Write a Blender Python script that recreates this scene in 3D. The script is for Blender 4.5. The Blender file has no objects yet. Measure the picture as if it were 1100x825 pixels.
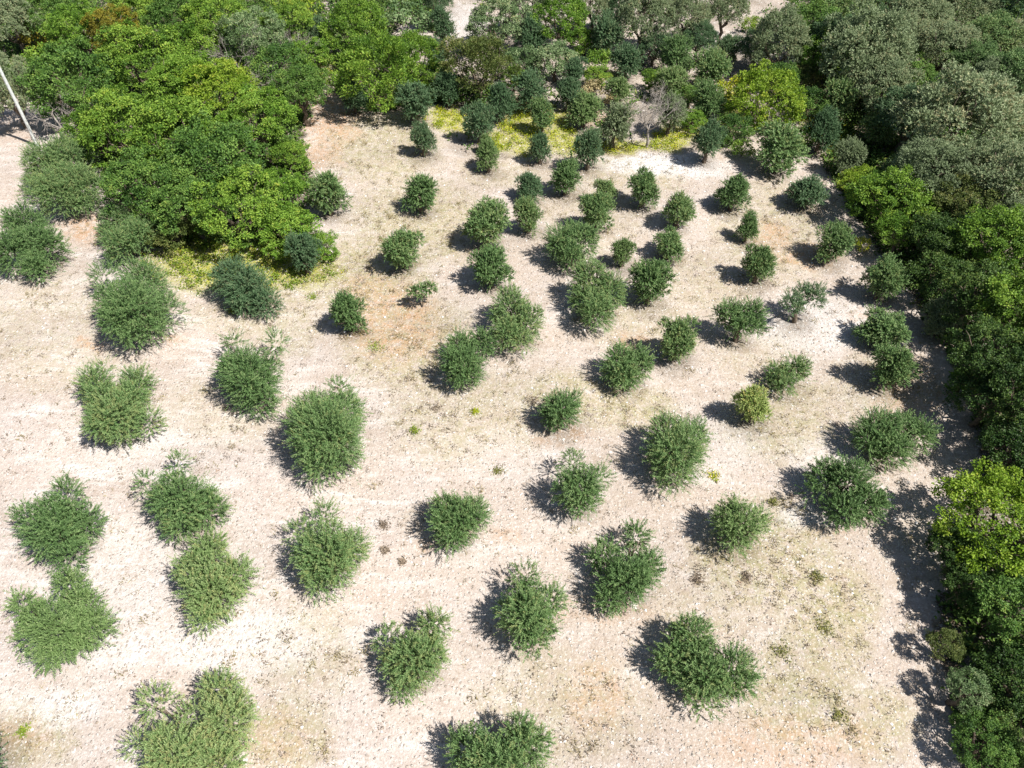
import bpy, math, random
import numpy as np

rng = np.random.default_rng(11)
random.seed(11)
SC = bpy.context.scene
COL = SC.collection

# ------------------------------------------------------------------ camera
H, PITCH, F, CX, CY = 25.0, math.radians(47), 837.0, 550.0, 412.5
SP, CP = math.sin(PITCH), math.cos(PITCH)

def place(u, v, h=0.0):
    """world point at height h seen at photo pixel (u,v), and its depth"""
    a, b = (u - CX) / F, (v - CY) / F
    t = (H - h) / (SP + b * CP)
    return t * a, t * (CP - b * SP), t

def to_px(x, y):
    """ground point -> photo pixel (arrays)"""
    dep = y * CP + H * SP
    dep = np.maximum(dep, 0.5)
    up = y * SP - H * CP
    return CX + F * x / dep, CY - F * up / dep

def ground_z(x, y):
    return (0.16 * np.sin(x * 0.31 + 1.3) * np.cos(y * 0.23) + 0.09 * np.sin(x * 0.8 + y * 0.55)
            + 0.05 * np.cos(y * 1.15 - x * 0.4))

cam_d = bpy.data.cameras.new('camera'); cam = bpy.data.objects.new('camera', cam_d); COL.objects.link(cam)
cam_d.sensor_width = 36; cam_d.lens = 36 * F / 1100; cam_d.clip_end = 2000
cam.location = (0, 0, H); cam.rotation_euler = (math.radians(90) - PITCH, 0, 0)
SC.camera = cam

# ------------------------------------------------------------------ light
SUN_EL = math.radians(55)
sdir = np.array([1.0, -0.62, 0.0]); sdir /= np.linalg.norm(sdir)      # horizontal direction towards the sun
sd = np.array([sdir[0] * math.cos(SUN_EL), sdir[1] * math.cos(SUN_EL), math.sin(SUN_EL)])
from mathutils import Vector
sun_d = bpy.data.lights.new('sun', 'SUN'); sun_d.energy = 5.0; sun_d.angle = math.radians(0.5); sun_d.color = (1, 0.965, 0.91)
sun = bpy.data.objects.new('sun', sun_d); COL.objects.link(sun)
sun.rotation_euler = Vector(sd).to_track_quat('Z', 'Y').to_euler(); sun.location = (30, -20, 60)
world = bpy.data.worlds.new('World'); SC.world = world; world.use_nodes = True
wt = world.node_tree; bg = wt.nodes['Background']
sky = wt.nodes.new('ShaderNodeTexSky'); sky.sky_type = 'NISHITA'; sky.sun_disc = False
sky.sun_elevation = SUN_EL; sky.sun_rotation = math.atan2(sdir[0], sdir[1])
wt.links.new(sky.outputs[0], bg.inputs[0]); bg.inputs[1].default_value = 0.05
SC.view_settings.view_transform = 'Standard'; SC.view_settings.look = 'None'
SC.view_settings.gamma = 1; SC.view_settings.use_curve_mapping = False
SC.view_settings.exposure = 0.64
SC.render.engine = 'CYCLES'
SC.cycles.max_bounces = 6; SC.cycles.diffuse_bounces = 3; SC.cycles.transmission_bounces = 3

# ------------------------------------------------------------------ materials
def new_mat(name):
    m = bpy.data.materials.new(name); m.use_nodes = True
    nt = m.node_tree; nt.nodes.clear()
    return m, nt, nt.nodes, nt.links

def ramp(N, stops):
    r = N.new('ShaderNodeValToRGB'); e = r.color_ramp.elements
    while len(e) < len(stops): e.new(0.5)
    for el, (p, c) in zip(e, stops):
        el.position = p; el.color = (c[0], c[1], c[2], 1)
    return r

def leaf_mat(name, stops, back=None, trans=0.22, rough=0.5, spec=0.25, vary=0.10):
    m, nt, N, L = new_mat(name)
    at = N.new('ShaderNodeAttribute'); at.attribute_name = 'tint'
    oi = N.new('ShaderNodeObjectInfo')
    r = ramp(N, stops)
    mr = N.new('ShaderNodeMath'); mr.operation = 'MULTIPLY_ADD'; mr.inputs[1].default_value = vary * 2; mr.inputs[2].default_value = -vary
    L.new(oi.outputs['Random'], mr.inputs[0])
    ad = N.new('ShaderNodeMath'); ad.operation = 'ADD'; L.new(at.outputs['Fac'], ad.inputs[0]); L.new(mr.outputs[0], ad.inputs[1])
    L.new(ad.outputs[0], r.inputs[0])
    col = r.outputs[0]
    if back:
        g = N.new('ShaderNodeNewGeometry'); mx = N.new('ShaderNodeMix'); mx.data_type = 'RGBA'
        fm = N.new('ShaderNodeMath'); fm.operation = 'MULTIPLY'; fm.inputs[1].default_value = 0.4
        L.new(g.outputs['Backfacing'], fm.inputs[0]); L.new(fm.outputs[0], mx.inputs[0])
        L.new(col, mx.inputs[6]); mx.inputs[7].default_value = (*back, 1); col = mx.outputs[2]
    p = N.new('ShaderNodeBsdfPrincipled'); L.new(col, p.inputs['Base Color'])
    p.inputs['Roughness'].default_value = rough; p.inputs['Specular IOR Level'].default_value = spec
    t = N.new('ShaderNodeBsdfTranslucent'); L.new(col, t.inputs[0])
    ms = N.new('ShaderNodeMixShader'); ms.inputs[0].default_value = trans
    L.new(p.outputs[0], ms.inputs[1]); L.new(t.outputs[0], ms.inputs[2])
    o = N.new('ShaderNodeOutputMaterial'); L.new(ms.outputs[0], o.inputs[0])
    return m

def k(c, s): return (c[0] * s, c[1] * s, c[2] * s)
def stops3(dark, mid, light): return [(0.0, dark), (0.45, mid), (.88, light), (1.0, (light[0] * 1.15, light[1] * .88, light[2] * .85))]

M = {}
M['olive'] = leaf_mat('olive_leaf', stops3((.026, .070, .018), (.088, .188, .048), (.29, .40, .155)), back=(.19, .29, .12), vary=.17)
M['olive_blue'] = leaf_mat('olive_leaf_blue', stops3((.024, .064, .026), (.062, .142, .056), (.19, .28, .14)), back=(.15, .24, .12), vary=.17)
M['olive_light'] = leaf_mat('olive_leaf_light', stops3((.042, .100, .026), (.135, .240, .068), (.35, .44, .19)), back=(.26, .36, .14), vary=.17)
M['olive_grey'] = leaf_mat('olive_leaf_grey', stops3((.075, .115, .050), (.21, .28, .13), (.36, .43, .235)), back=(.24, .29, .17), vary=.17)
M['pale_young'] = leaf_mat('pale_young_leaf', stops3((.12, .19, .04), (.27, .37, .10), (.46, .54, .20)))
M['mid'] = leaf_mat('broad_leaf_mid', stops3((.038, .10, .013), (.135, .25, .028), (.32, .46, .07)), trans=.28)
M['fresh'] = leaf_mat('broad_leaf_fresh', stops3((.045, .115, .012), (.135, .26, .028), (.30, .45, .07)), trans=.3)
M['bright'] = leaf_mat('broad_leaf_bright', stops3((.075, .15, .012), (.19, .31, .022), (.40, .50, .07)), trans=.33)
M['dark'] = leaf_mat('broad_leaf_dark', stops3((.028, .075, .016), (.088, .18, .032), (.21, .33, .07)), trans=.2)
M['deep'] = leaf_mat('broad_leaf_wood_shade', stops3((.016, .042, .010), (.045, .095, .018), (.12, .19, .04)), trans=.15)  # leaf colour darkened to stand for the shade of the right wood
M['brown'] = leaf_mat('broad_leaf_brown', stops3((.05, .075, .018), (.11, .15, .035), (.24, .24, .08)))
M['pale'] = leaf_mat('broad_leaf_pale', stops3((.05, .10, .03), (.13, .21, .08), (.32, .40, .20)))
M['rust'] = leaf_mat('rusty_leaf', stops3((.08, .08, .012), (.19, .17, .02), (.30, .27, .03)))
M['straw'] = leaf_mat('straw_leaf', stops3((.15, .115, .055), (.30, .245, .115), (.48, .42, .23)), trans=.1)
M['yellow'] = leaf_mat('yellow_cover_leaf', stops3((.11, .18, .012), (.33, .40, .020), (.60, .58, .045)), trans=.25)
M['cover'] = leaf_mat('green_cover_leaf', stops3((.08, .15, .02), (.20, .29, .03), (.42, .45, .07)), trans=.25)
M['under'] = leaf_mat('undergrowth_leaf', stops3((.030, .07, .014), (.08, .155, .028), (.19, .28, .06)))
M['weed'] = leaf_mat('weed_leaf', stops3((.09, .10, .025), (.19, .20, .05), (.36, .34, .11)))
M['dryweed'] = leaf_mat('dry_weed_leaf', stops3((.14, .11, .085), (.27, .21, .155), (.42, .34, .25)), trans=.1)

def bark(name, a, b):
    m, nt, N, L = new_mat(name)
    tc = N.new('ShaderNodeTexCoord'); n = N.new('ShaderNodeTexNoise'); n.inputs['Scale'].default_value = 8; n.inputs['Detail'].default_value = 5
    L.new(tc.outputs['Object'], n.inputs[0]); r = ramp(N, [(.3, a), (.7, b)]); L.new(n.outputs[0], r.inputs[0])
    p = N.new('ShaderNodeBsdfPrincipled'); L.new(r.outputs[0], p.inputs['Base Color']); p.inputs['Roughness'].default_value = .9
    bp = N.new('ShaderNodeBump'); bp.inputs['Distance'].default_value = .03; L.new(n.outputs[0], bp.inputs['Height']); L.new(bp.outputs[0], p.inputs['Normal'])
    o = N.new('ShaderNodeOutputMaterial'); L.new(p.outputs[0], o.inputs[0]); return m
M['bark'] = bark('bark', (.07, .05, .035), (.19, .15, .11))
M['deadwood'] = bark('dead_wood', (.20, .17, .15), (.42, .38, .34))
M['pole'] = bark('pole_paint', (.52, .54, .52), (.66, .68, .65))
M['steel'] = bark('steel', (.30, .31, .32), (.42, .43, .44))

# ground
def ground_mat():
    m, nt, N, L = new_mat('stony_soil')
    tc = N.new('ShaderNodeTexCoord')
    def noise(s, d=6, ro=.6, off=0, dist=0):
        mp = N.new('ShaderNodeMapping'); mp.inputs['Location'].default_value = (off, off * 1.7, off * .3)
        L.new(tc.outputs['Object'], mp.inputs[0])
        n = N.new('ShaderNodeTexNoise'); n.inputs['Scale'].default_value = s; n.inputs['Detail'].default_value = d
        n.inputs['Roughness'].default_value = ro; n.inputs['Distortion'].default_value = dist
        L.new(mp.outputs[0], n.inputs[0]); return n.outputs[0]
    def rng_(x, a, b, lo=0, hi=1):
        r = N.new('ShaderNodeMapRange'); L.new(x, r.inputs[0])
        r.inputs[1].default_value = a; r.inputs[2].default_value = b; r.inputs[3].default_value = lo; r.inputs[4].default_value = hi
        return r.outputs[0]
    def mix(f, a, b, mode='MIX'):
        x = N.new('ShaderNodeMix'); x.data_type = 'RGBA'; x.blend_type = mode
        if isinstance(f, float): x.inputs[0].default_value = f
        else: L.new(f, x.inputs[0])
        for s, c in ((6, a), (7, b)):
            if isinstance(c, tuple): x.inputs[s].default_value = (*c, 1)
            else: L.new(c, x.inputs[s])
        return x.outputs[2]
    def mul(a, b):
        x = N.new('ShaderNodeMath'); x.operation = 'MULTIPLY'
        for s, c in ((0, a), (1, b)):
            if isinstance(c, float): x.inputs[s].default_value = c
            else: L.new(c, x.inputs[s])
        return x.outputs[0]
    at = N.new('ShaderNodeAttribute'); at.attribute_name = 'soil'
    sp = N.new('ShaderNodeSeparateColor'); L.new(at.outputs['Color'], sp.inputs[0])
    at2 = N.new('ShaderNodeAttribute'); at2.attribute_name = 'soil_b'
    sp2 = N.new('ShaderNodeSeparateColor'); L.new(at2.outputs['Color'], sp2.inputs[0])
    cream, tan = (.545, .485, .45), (.415, .34, .30)
    big = noise(.22, 5, .65, 3, .6)
    med = noise(1.3, 7, .72, 11, .8)
    c = mix(rng_(big, .36, .60), cream, (.48, .405, .35))
    c = mix(mul(rng_(med, .48, .66), .8), c, tan)
    # pale stony streaks running down the slope
    mp = N.new('ShaderNodeMapping'); mp.inputs['Rotation'].default_value = (0, 0, .5); mp.inputs['Scale'].default_value = (.35, 1.5, 1)
    L.new(tc.outputs['Object'], mp.inputs[0])
    st = N.new('ShaderNodeTexNoise'); st.inputs['Scale'].default_value = .9; st.inputs['Detail'].default_value = 7; st.inputs['Roughness'].default_value = .7
    st.inputs['Distortion'].default_value = .5; L.new(mp.outputs[0], st.inputs[0])
    c = mix(mul(rng_(st.outputs[0], .52, .64), .75), c, (.66, .62, .59))
    c = mix(mul(rng_(st.outputs[0], .46, .36), .35), c, (.38, .30, .24))
    c = mix(mul(sp2.outputs[2], rng_(noise(2.4, 7, .8, 131), .36, .60)), c, (.43, .355, .285))
    # straw-coloured and olive dry growth in ragged patches
    fine = noise(7, 4, .78, 21)
    rag = noise(1.9, 8, .78, 23, .4)
    c = mix(mul(mul(sp.outputs[1], rng_(rag, .40, .52)), 1.0), c, (.385, .325, .195))
    c = mix(mul(mul(sp.outputs[1], rng_(noise(2.6, 8, .8, 27), .47, .57)), .8), c, (.27, .265, .12))
    # orange / reddish earth
    c = mix(mul(mul(sp.outputs[0], rng_(noise(2.6, 8, .8, 51), .40, .56)), .9), c, (.46, .265, .135))
    # white gravel
    c = mix(mul(mul(sp2.outputs[0], rng_(fine, .34, .52)), .85), c, (.70, .70, .71))
    # leaf litter and dark humus of the woods
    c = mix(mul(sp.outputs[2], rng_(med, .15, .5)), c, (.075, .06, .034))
    # yellow-green growth
    c = mix(mul(sp2.outputs[1], rng_(fine, .3, .5)), c, (.33, .33, .035))
    # small stones and specks
    v = N.new('ShaderNodeTexVoronoi'); v.inputs['Scale'].default_value = 8; L.new(tc.outputs['Object'], v.inputs[0])
    vs = N.new('ShaderNodeSeparateColor'); L.new(v.outputs['Color'], vs.inputs[0])
    stone = mul(rng_(v.outputs['Distance'], .34, .24), rng_(vs.outputs[0], .55, .60))
    sc = ramp(N, [(0, (.30, .245, .20)), (.35, (.42, .36, .31)), (.6, (.62, .56, .50)), (1, (.74, .70, .65))])
    L.new(vs.outputs[1], sc.inputs[0])
    keep = N.new('ShaderNodeMath'); keep.operation = 'SUBTRACT'; keep.inputs[0].default_value = 1; L.new(sp.outputs[2], keep.inputs[1])
    c = mix(mul(mul(stone, keep.outputs[0]), .8), c, sc.outputs[0])
    sk = noise(17, 4, .85, 71)
    c = mix(mul(rng_(sk, .54, .62), .62), c, (.26, .195, .145))
    c = mix(mul(rng_(noise(11, 4, .85, 91), .53, .61), .60), c, (.72, .68, .64))
    pt = noise(4.5, 5, .75, 101)
    c = mix(mul(mul(rng_(pt, .50, .62), rng_(noise(.7, 5, .7, 151), .42, .6)), .62), c, (.35, .275, .21))
    p = N.new('ShaderNodeBsdfPrincipled'); L.new(c, p.inputs['Base Color']); p.inputs['Roughness'].default_value = .95
    p.inputs['Specular IOR Level'].default_value = .15
    hh = N.new('ShaderNodeMath'); hh.operation = 'ADD'; L.new(stone, hh.inputs[0]); L.new(mul(fine, 1.6), hh.inputs[1])
    bp = N.new('ShaderNodeBump'); bp.inputs['Distance'].default_value = .04; bp.inputs['Strength'].default_value = .9
    L.new(hh.outputs[0], bp.inputs['Height']); L.new(bp.outputs[0], p.inputs['Normal'])
    o = N.new('ShaderNodeOutputMaterial'); L.new(p.outputs[0], o.inputs[0]); return m
M['ground'] = ground_mat()

def stone_mat():
    m, nt, N, L = new_mat('pale_stone')
    at = N.new('ShaderNodeAttribute'); at.attribute_name = 'tint'
    r = ramp(N, [(0, (.22, .17, .13)), (.35, (.38, .32, .26)), (.7, (.62, .57, .52)), (1, (.78, .76, .74))]); L.new(at.outputs['Fac'], r.inputs[0])
    p = N.new('ShaderNodeBsdfPrincipled'); L.new(r.outputs[0], p.inputs['Base Color']); p.inputs['Roughness'].default_value = .9
    o = N.new('ShaderNodeOutputMaterial'); L.new(p.outputs[0], o.inputs[0]); return m
M['stone'] = stone_mat()

# ------------------------------------------------------------------ mesh helpers
def mesh_from(name, verts, faces, mat, tint=None, smooth=False):
    """verts (n,3), faces (m,k) all the same size"""
    me = bpy.data.meshes.new(name)
    n, (m_, kk) = len(verts), faces.shape
    me.vertices.add(n); me.vertices.foreach_set('co', np.ascontiguousarray(verts, dtype=np.float32).ravel())
    me.loops.add(m_ * kk); me.loops.foreach_set('vertex_index', np.ascontiguousarray(faces, dtype=np.int32).ravel())
    me.polygons.add(m_); me.polygons.foreach_set('loop_start', np.arange(0, m_ * kk, kk, dtype=np.int32))
    me.polygons.foreach_set('loop_total', np.full(m_, kk, dtype=np.int32))
    me.polygons.foreach_set('use_smooth', np.full(m_, smooth))
    if tint is not None:
        a = me.attributes.new('tint', 'FLOAT', 'FACE'); a.data.foreach_set('value', np.asarray(tint, dtype=np.float32))
    me.update(calc_edges=True)
    if mat: me.materials.append(mat)
    return me

def unit(a):
    return a / np.maximum(np.linalg.norm(a, axis=-1, keepdims=True), 1e-9)

def leaf_mesh(name, pos, d, nrm, L, W, tint, mat):
    d = unit(d); s = unit(np.cross(d, nrm)); n = np.cross(s, d)
    L = np.asarray(L)[:, None]; W = np.asarray(W)[:, None]
    fold = n * W * 0.18
    v = np.empty((len(pos), 4, 3))
    v[:, 0] = pos; v[:, 1] = pos + d * L * .45 - s * W / 2 + fold; v[:, 2] = pos + d * L; v[:, 3] = pos + d * L * .45 + s * W / 2 + fold
    f = np.arange(len(pos) * 4).reshape(-1, 4)
    return mesh_from(name, v.reshape(-1, 3), f, mat, tint)

def rand_dirs(n):
    return unit(rng.normal(size=(n, 3)))

def olive_leaves(blobs, leaf=.086, wid=.027, shoot=.38, dens=560, per=15, floor=.03, tv=.04):
    """blobs: (x,y,z,r,rz,density) -> arrays of a shoot-built olive crown; floor = lowest leaf height"""
    P, D, Nn, T = [], [], [], []
    for (bx, by, bz, r, rz, den) in blobs:
        n = max(10, int(dens * den * r * r))
        u = rand_dirs(n); u[:, 2] = np.where(u[:, 2] < -.55, -u[:, 2], u[:, 2])
        rad = np.sqrt(rng.uniform(.16, .86, n))[:, None]
        lump = 1 + .16 * np.sin(u[:, :1] * 5.1 + bx * 3) * np.cos(u[:, 1:2] * 4.3 + by) + .10 * np.sin(u[:, 2:3] * 7 + u[:, :1] * 6)
        o = np.array([bx, by, bz]) + u * rad * lump * np.array([r, r, rz])
        dr = unit(u + rng.normal(size=(n, 3)) * .36 + np.array([0, 0, .28]))
        sl = shoot * rng.uniform(.45, 1.25, n) * min(1.15, .55 + r * .5)
        long_ = rng.random(n) < .16; sl = np.where(long_, sl * 1.55, sl)
        st = np.clip(rng.normal(.46 + rng.normal() * tv, .18, n) + .10 * (rad[:, 0] - .6), 0, 1)  # tint rises outward: crown highlights and dark interior put into the colour
        t = (np.arange(per) + .3) / per
        bend = np.array([0, 0, -.10])
        pp = o[:, None, :] + dr[:, None, :] * (sl[:, None] * t)[..., None] + (sl[:, None] * t ** 2)[..., None] * bend
        side = unit(np.cross(dr, rand_dirs(n))); side2 = np.cross(dr, side)
        ang = (np.arange(per) * 1.9)[None, :] + rng.uniform(0, 6.28, (n, 1))
        sd_ = side[:, None, :] * np.cos(ang)[..., None] + side2[:, None, :] * np.sin(ang)[..., None]
        dd = dr[:, None, :] + sd_ * .75 + rng.normal(size=pp.shape) * .18
        nn = dr[:, None, :] * .8 - sd_ * .5 + np.array([0, 0, .5]) + rng.normal(size=pp.shape) * .25
        st = np.where(rng.random(n) < .035, 1.15, st)
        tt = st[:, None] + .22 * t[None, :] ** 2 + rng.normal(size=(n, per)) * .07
        P.append(pp.reshape(-1, 3)); D.append(dd.reshape(-1, 3)); Nn.append(nn.reshape(-1, 3)); T.append(tt.ravel())
    P, D, Nn, T = map(np.concatenate, (P, D, Nn, T))
    ok = P[:, 2] > floor
    P, D, Nn, T = P[ok], D[ok], Nn[ok], np.clip(T[ok], 0, 1)
    L = leaf * rng.uniform(.7, 1.2, len(P)); W = wid * rng.uniform(.8, 1.3, len(P))
    return P, D, Nn, L, W, T

def broad_leaves(nl, nc, per, cr0, vz=.85, leaf=.05, spiky=0.0, lobe=.36, bottom=-.35):
    """unit-radius crown: nl lobes, nc leaf clumps on each lobe, per leaves in a clump of radius cr0"""
    P, D, Nn, T = [], [], [], []
    i = np.arange(nl) + .5
    ph = np.arccos(1 - (1 - bottom) * i / nl); th = 2.39996 * i + rng.uniform(0, 6)
    lc = np.stack([np.sin(ph) * np.cos(th), np.sin(ph) * np.sin(th), np.cos(ph)], 1) + rng.normal(size=(nl, 3)) * .08
    lr = lobe * rng.uniform(.7, 1.25, nl)
    lc = lc * (1 - lr * .8)[:, None] * rng.uniform(.74, 1.14, nl)[:, None]
    for q in range(nl):
        lt = rng.normal() * .09
        m = max(6, int(nc * (lr[q] / lobe) ** 2))
        u0 = unit(rand_dirs(m) + unit(lc[q:q + 1]) * .55 + np.array([[0, 0, .15]]))
        cc = lc[q] + u0 * (lr[q] * rng.uniform(.55, 1.12, m))[:, None]
        for j in range(m):
            n = int(per * rng.uniform(.5, 1.5)); r = cr0 * rng.uniform(.6, 1.45)
            out = u0[j]
            u = unit(rand_dirs(n) + out * .6)
            rad = rng.random(n) ** .5
            p = cc[j] + u * (rad * r)[:, None] * np.array([1, 1, .7])
            d = unit(u * .6 + rng.normal(size=(n, 3)) * .6 + np.array([0, 0, -.15 + spiky]))
            if spiky: d = unit(d + out * spiky * 1.5)
            P.append(p); D.append(d)
            Nn.append(out * .6 + np.array([0, 0, .6]) + rng.normal(size=(n, 3)) * .5)
            T.append(np.clip(.45 + lt + rng.normal() * .11 + .12 * (rad - .6) + rng.normal(size=n) * .14, 0, 1))
    P, D, Nn, T = map(np.concatenate, (P, D, Nn, T))
    P[:, 2] *= vz
    L = leaf * rng.uniform(.7, 1.3, len(P)); W = L * (.62 if not spiky else .4)
    return P, D, Nn, L, W, T

def tube(path, radii, ns=7):
    path = np.asarray(path, float); n = len(path)
    tan = unit(np.gradient(path, axis=0))
    ref = np.array([0.3, 1, 0.1]) if abs(tan[0][2]) > .7 else np.array([0, 0, 1.0])
    V = []
    for p, t, r in zip(path, tan, radii):
        a = unit(np.cross(t, ref)); b = np.cross(t, a)
        for q in range(ns):
            g = 2 * math.pi * q / ns
            V.append(p + (a * math.cos(g) + b * math.sin(g)) * r)
    Fc = []
    for i_ in range(n - 1):
        for q in range(ns):
            q2 = (q + 1) % ns
            Fc.append((i_ * ns + q, i_ * ns + q2, (i_ + 1) * ns + q2, (i_ + 1) * ns + q))
    V.append(path[-1] + tan[-1] * radii[-1]); top = len(V) - 1
    b = (n - 1) * ns
    for q in range(ns): Fc.append((b + q, b + (q + 1) % ns, top, top))
    return np.array(V), np.array(Fc)

def join(parts):
    V, Fc, off = [], [], 0
    for v, f in parts:
        V.append(v); Fc.append(f + off); off += len(v)
    return np.concatenate(V), np.concatenate(Fc)

def tube_mesh(name, parts, mat):
    v, f = join(parts)
    tri = f[:, 2] == f[:, 3]
    me = bpy.data.meshes.new(name)
    me.from_pydata(v.tolist(), [], [tuple(a[:3]) if t else tuple(a) for a, t in zip(f.tolist(), tri)])
    me.polygons.foreach_set('use_smooth', [True] * len(me.polygons)); me.materials.append(mat); me.update(); return me

def wiggle(a, b, n=5, amt=.1):
    a, b = np.asarray(a, float), np.asarray(b, float); L = np.linalg.norm(b - a)
    t = np.linspace(0, 1, n)[:, None]; p = a + (b - a) * t
    w = rng.normal(size=(n, 3)) * amt * L; w[0] = 0; w[-1] *= .3
    return p + w

def trunk_parts(fork, targets, r0, twigs=True):
    """trunk from the ground to the fork, one limb to every target, two twigs off each limb"""
    fork = np.asarray(fork, float)
    pts = wiggle((0, 0, -.12), fork, 5, .05)
    parts = [tube(pts, np.linspace(r0 * 1.35, r0 * .85, 5))]
    for tg in targets:
        q = wiggle(fork - np.array([0, 0, r0 * .4]), tg, 6, .06)
        parts.append(tube(q, np.linspace(r0 * .62, r0 * .14, 6), 6))
        if twigs:
            for s in (3, 4):
                e = q[s] + unit(rng.normal(size=3) + np.array([0, 0, .8])) * np.linalg.norm(np.asarray(tg) - fork) * .45
                parts.append(tube(wiggle(q[s], e, 4, .07), np.linspace(r0 * .24, r0 * .06, 4), 5))
    return parts

# ------------------------------------------------------------------ object helpers
def add(name, me, parent=None, loc=(0, 0, 0)):
    o = bpy.data.objects.new(name, me); COL.objects.link(o); o.location = loc
    if parent: o.parent = parent
    return o

def tag(o, label=None, cat=None, group=None, kind=None):
    for key, val in (('label', label), ('category', cat), ('group', group), ('kind', kind)):
        if val: o[key] = val
    return o

LITTER = []
def thing(name, label, cat, x, y, group=None, rz=0):
    e = bpy.data.objects.new(name, None); COL.objects.link(e)
    e.empty_display_size = .3; e.location = (x, y, float(ground_z(x, y))); e.rotation_euler = (0, 0, rz)
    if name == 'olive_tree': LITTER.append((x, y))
    return tag(e, label, cat, group)

def set_mat(o, mat):
    o.material_slots[0].link = 'OBJECT'; o.material_slots[0].material = mat

# ------------------------------------------------------------------ olives
G_FIELD = 'olive trees planted across the stony field'

def big_olive(label, blobs, mat='olive', gap=.22, zs=None):
    """individually shaped crown: blobs (u, v, r[, density[, dz]]) of the photograph become lobes of real size"""
    rmax = max(b[2] for b in blobs)
    us = np.average([b[0] for b in blobs], weights=[b[2] ** 2 for b in blobs])
    vs = np.average([b[1] for b in blobs], weights=[b[2] ** 2 for b in blobs])
    _, _, t0 = place(us, vs, 1.2)
    Rm = rmax * t0 / F
    hc = gap + Rm * .98
    x0, y0, _ = place(us, vs, hc)
    root = thing('olive_tree', label, 'olive tree', x0, y0, G_FIELD)
    lobes = []
    far_ = min(max((430 - vs) / 150, 0), 1); shr = .89 - .04 * far_ - (.05 if us < 200 and vs < 300 else 0)
    elong = 1.0 + .14 * far_      # farther rows grow taller than wide
    for b in blobs:
        r = b[2] * t0 / F
        den = b[3] if len(b) > 3 else 1.0
        z = gap + max(r, .72 * Rm) * .98 + (b[4] if len(b) > 4 else rng.uniform(-.08, .12))
        x, y, _ = place(b[0], b[1], z)
        if b[2] < .55 * rmax: r, den = r * 1.22, max(.55, den * .8); z -= .12 * r
        lobes.append((x - x0, y - y0, z, r * shr, r * .95 * elong * shr / .90, den))
        if b[2] > .8 * rmax and den > .6:                       # ragged side boughs
            for _ in range(5):
                a_ = rng.uniform(0, 6.28); q = r * rng.uniform(.5, .82); e_ = rng.uniform(-.5, .62)
                rr_ = r * rng.uniform(.26, .46); q *= math.sqrt(1 - e_ * e_)
                lobes.append((x - x0 + math.cos(a_) * q, y - y0 + math.sin(a_) * q, z + e_ * r, rr_, rr_, rng.uniform(.5, 1.0)))
        if b[2] > .5 * rmax and den > .6:
            lobes.append((x - x0, y - y0, z - r * .42, r * .80, r * .72, .8 * den))
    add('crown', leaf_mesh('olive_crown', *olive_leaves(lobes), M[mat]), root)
    fork = (0, 0, max(.35, gap + .15))
    tg = [(l[0] * .9, l[1] * .9, l[2] * .95) for l in lobes if l[3] > .25][:7]
    add('trunk', tube_mesh('olive_trunk', trunk_parts(fork, tg, .07 + .05 * Rm), M['bark']), root)
    return root

# shared crowns of unit radius for the smaller olives
OL = []
for i in range(14):
    lob = [(0, 0, 0, .72, .76, .9), (rng.uniform(-.12, .12), rng.uniform(-.12, .12), -.35, .55, .45, .9)]
    nl = 5 + i % 3
    for j in range(nl):
        a = 6.283 * j / nl + rng.uniform(-.4, .4)
        rr = rng.uniform(.22, .50)
        lob.append((math.cos(a) * (1.0 - rr), math.sin(a) * (1.0 - rr), rng.uniform(-.5, .5), rr, rr, rng.uniform(.5, 1.0)))
    lob.append((rng.uniform(-.2, .2), rng.uniform(-.2, .2), .42, .42, .42, 1.0))
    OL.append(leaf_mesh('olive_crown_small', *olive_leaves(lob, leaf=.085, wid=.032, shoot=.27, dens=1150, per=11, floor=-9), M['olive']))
OT = [tube_mesh('olive_trunk_small', trunk_parts((rng.uniform(-.06, .06), rng.uniform(-.06, .06), .42),
      [(math.cos(a) * .5, math.sin(a) * .5, rng.uniform(.9, 1.3)) for a in np.arange(4) * 1.57 + rng.uniform(0, 2)], .11), M['bark']) for _ in range(5)]

def small_olive(label, u, v, w, h, mat='olive', gap=None, group=G_FIELD, cat='olive tree', name='olive_tree'):
    b = (v - CY) / F
    al = math.atan2(SP + b * CP, CP - b * SP)
    ratio = h / w
    vz = math.sqrt(max(ratio ** 2 - math.sin(al) ** 2, .2)) / math.cos(al)
    vz = min(max(vz, .8), 1.45)
    _, _, t0 = place(u, v, 1.0)
    R = w / 2 * t0 / F * 1.04
    if gap is None: gap = .06 + .10 * max(0, (330 - v) / 330)
    hc = gap + R * vz * .90
    x, y, _ = place(u, v, hc)
    i = rng.integers(len(OL)); rz = rng.uniform(0, 6.28)
    root = thing(name, label, cat, x, y, group, rz)
    c = add('crown', OL[i], root, (0, 0, hc)); c.scale = (R, R, R * vz)
    set_mat(c, M[mat])
    t = add('trunk', OT[i % 5], root); s = hc / 1.15; t.scale = (min(s, 1.0) * 1.05, min(s, 1.0) * 1.05, s)
    return root

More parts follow.
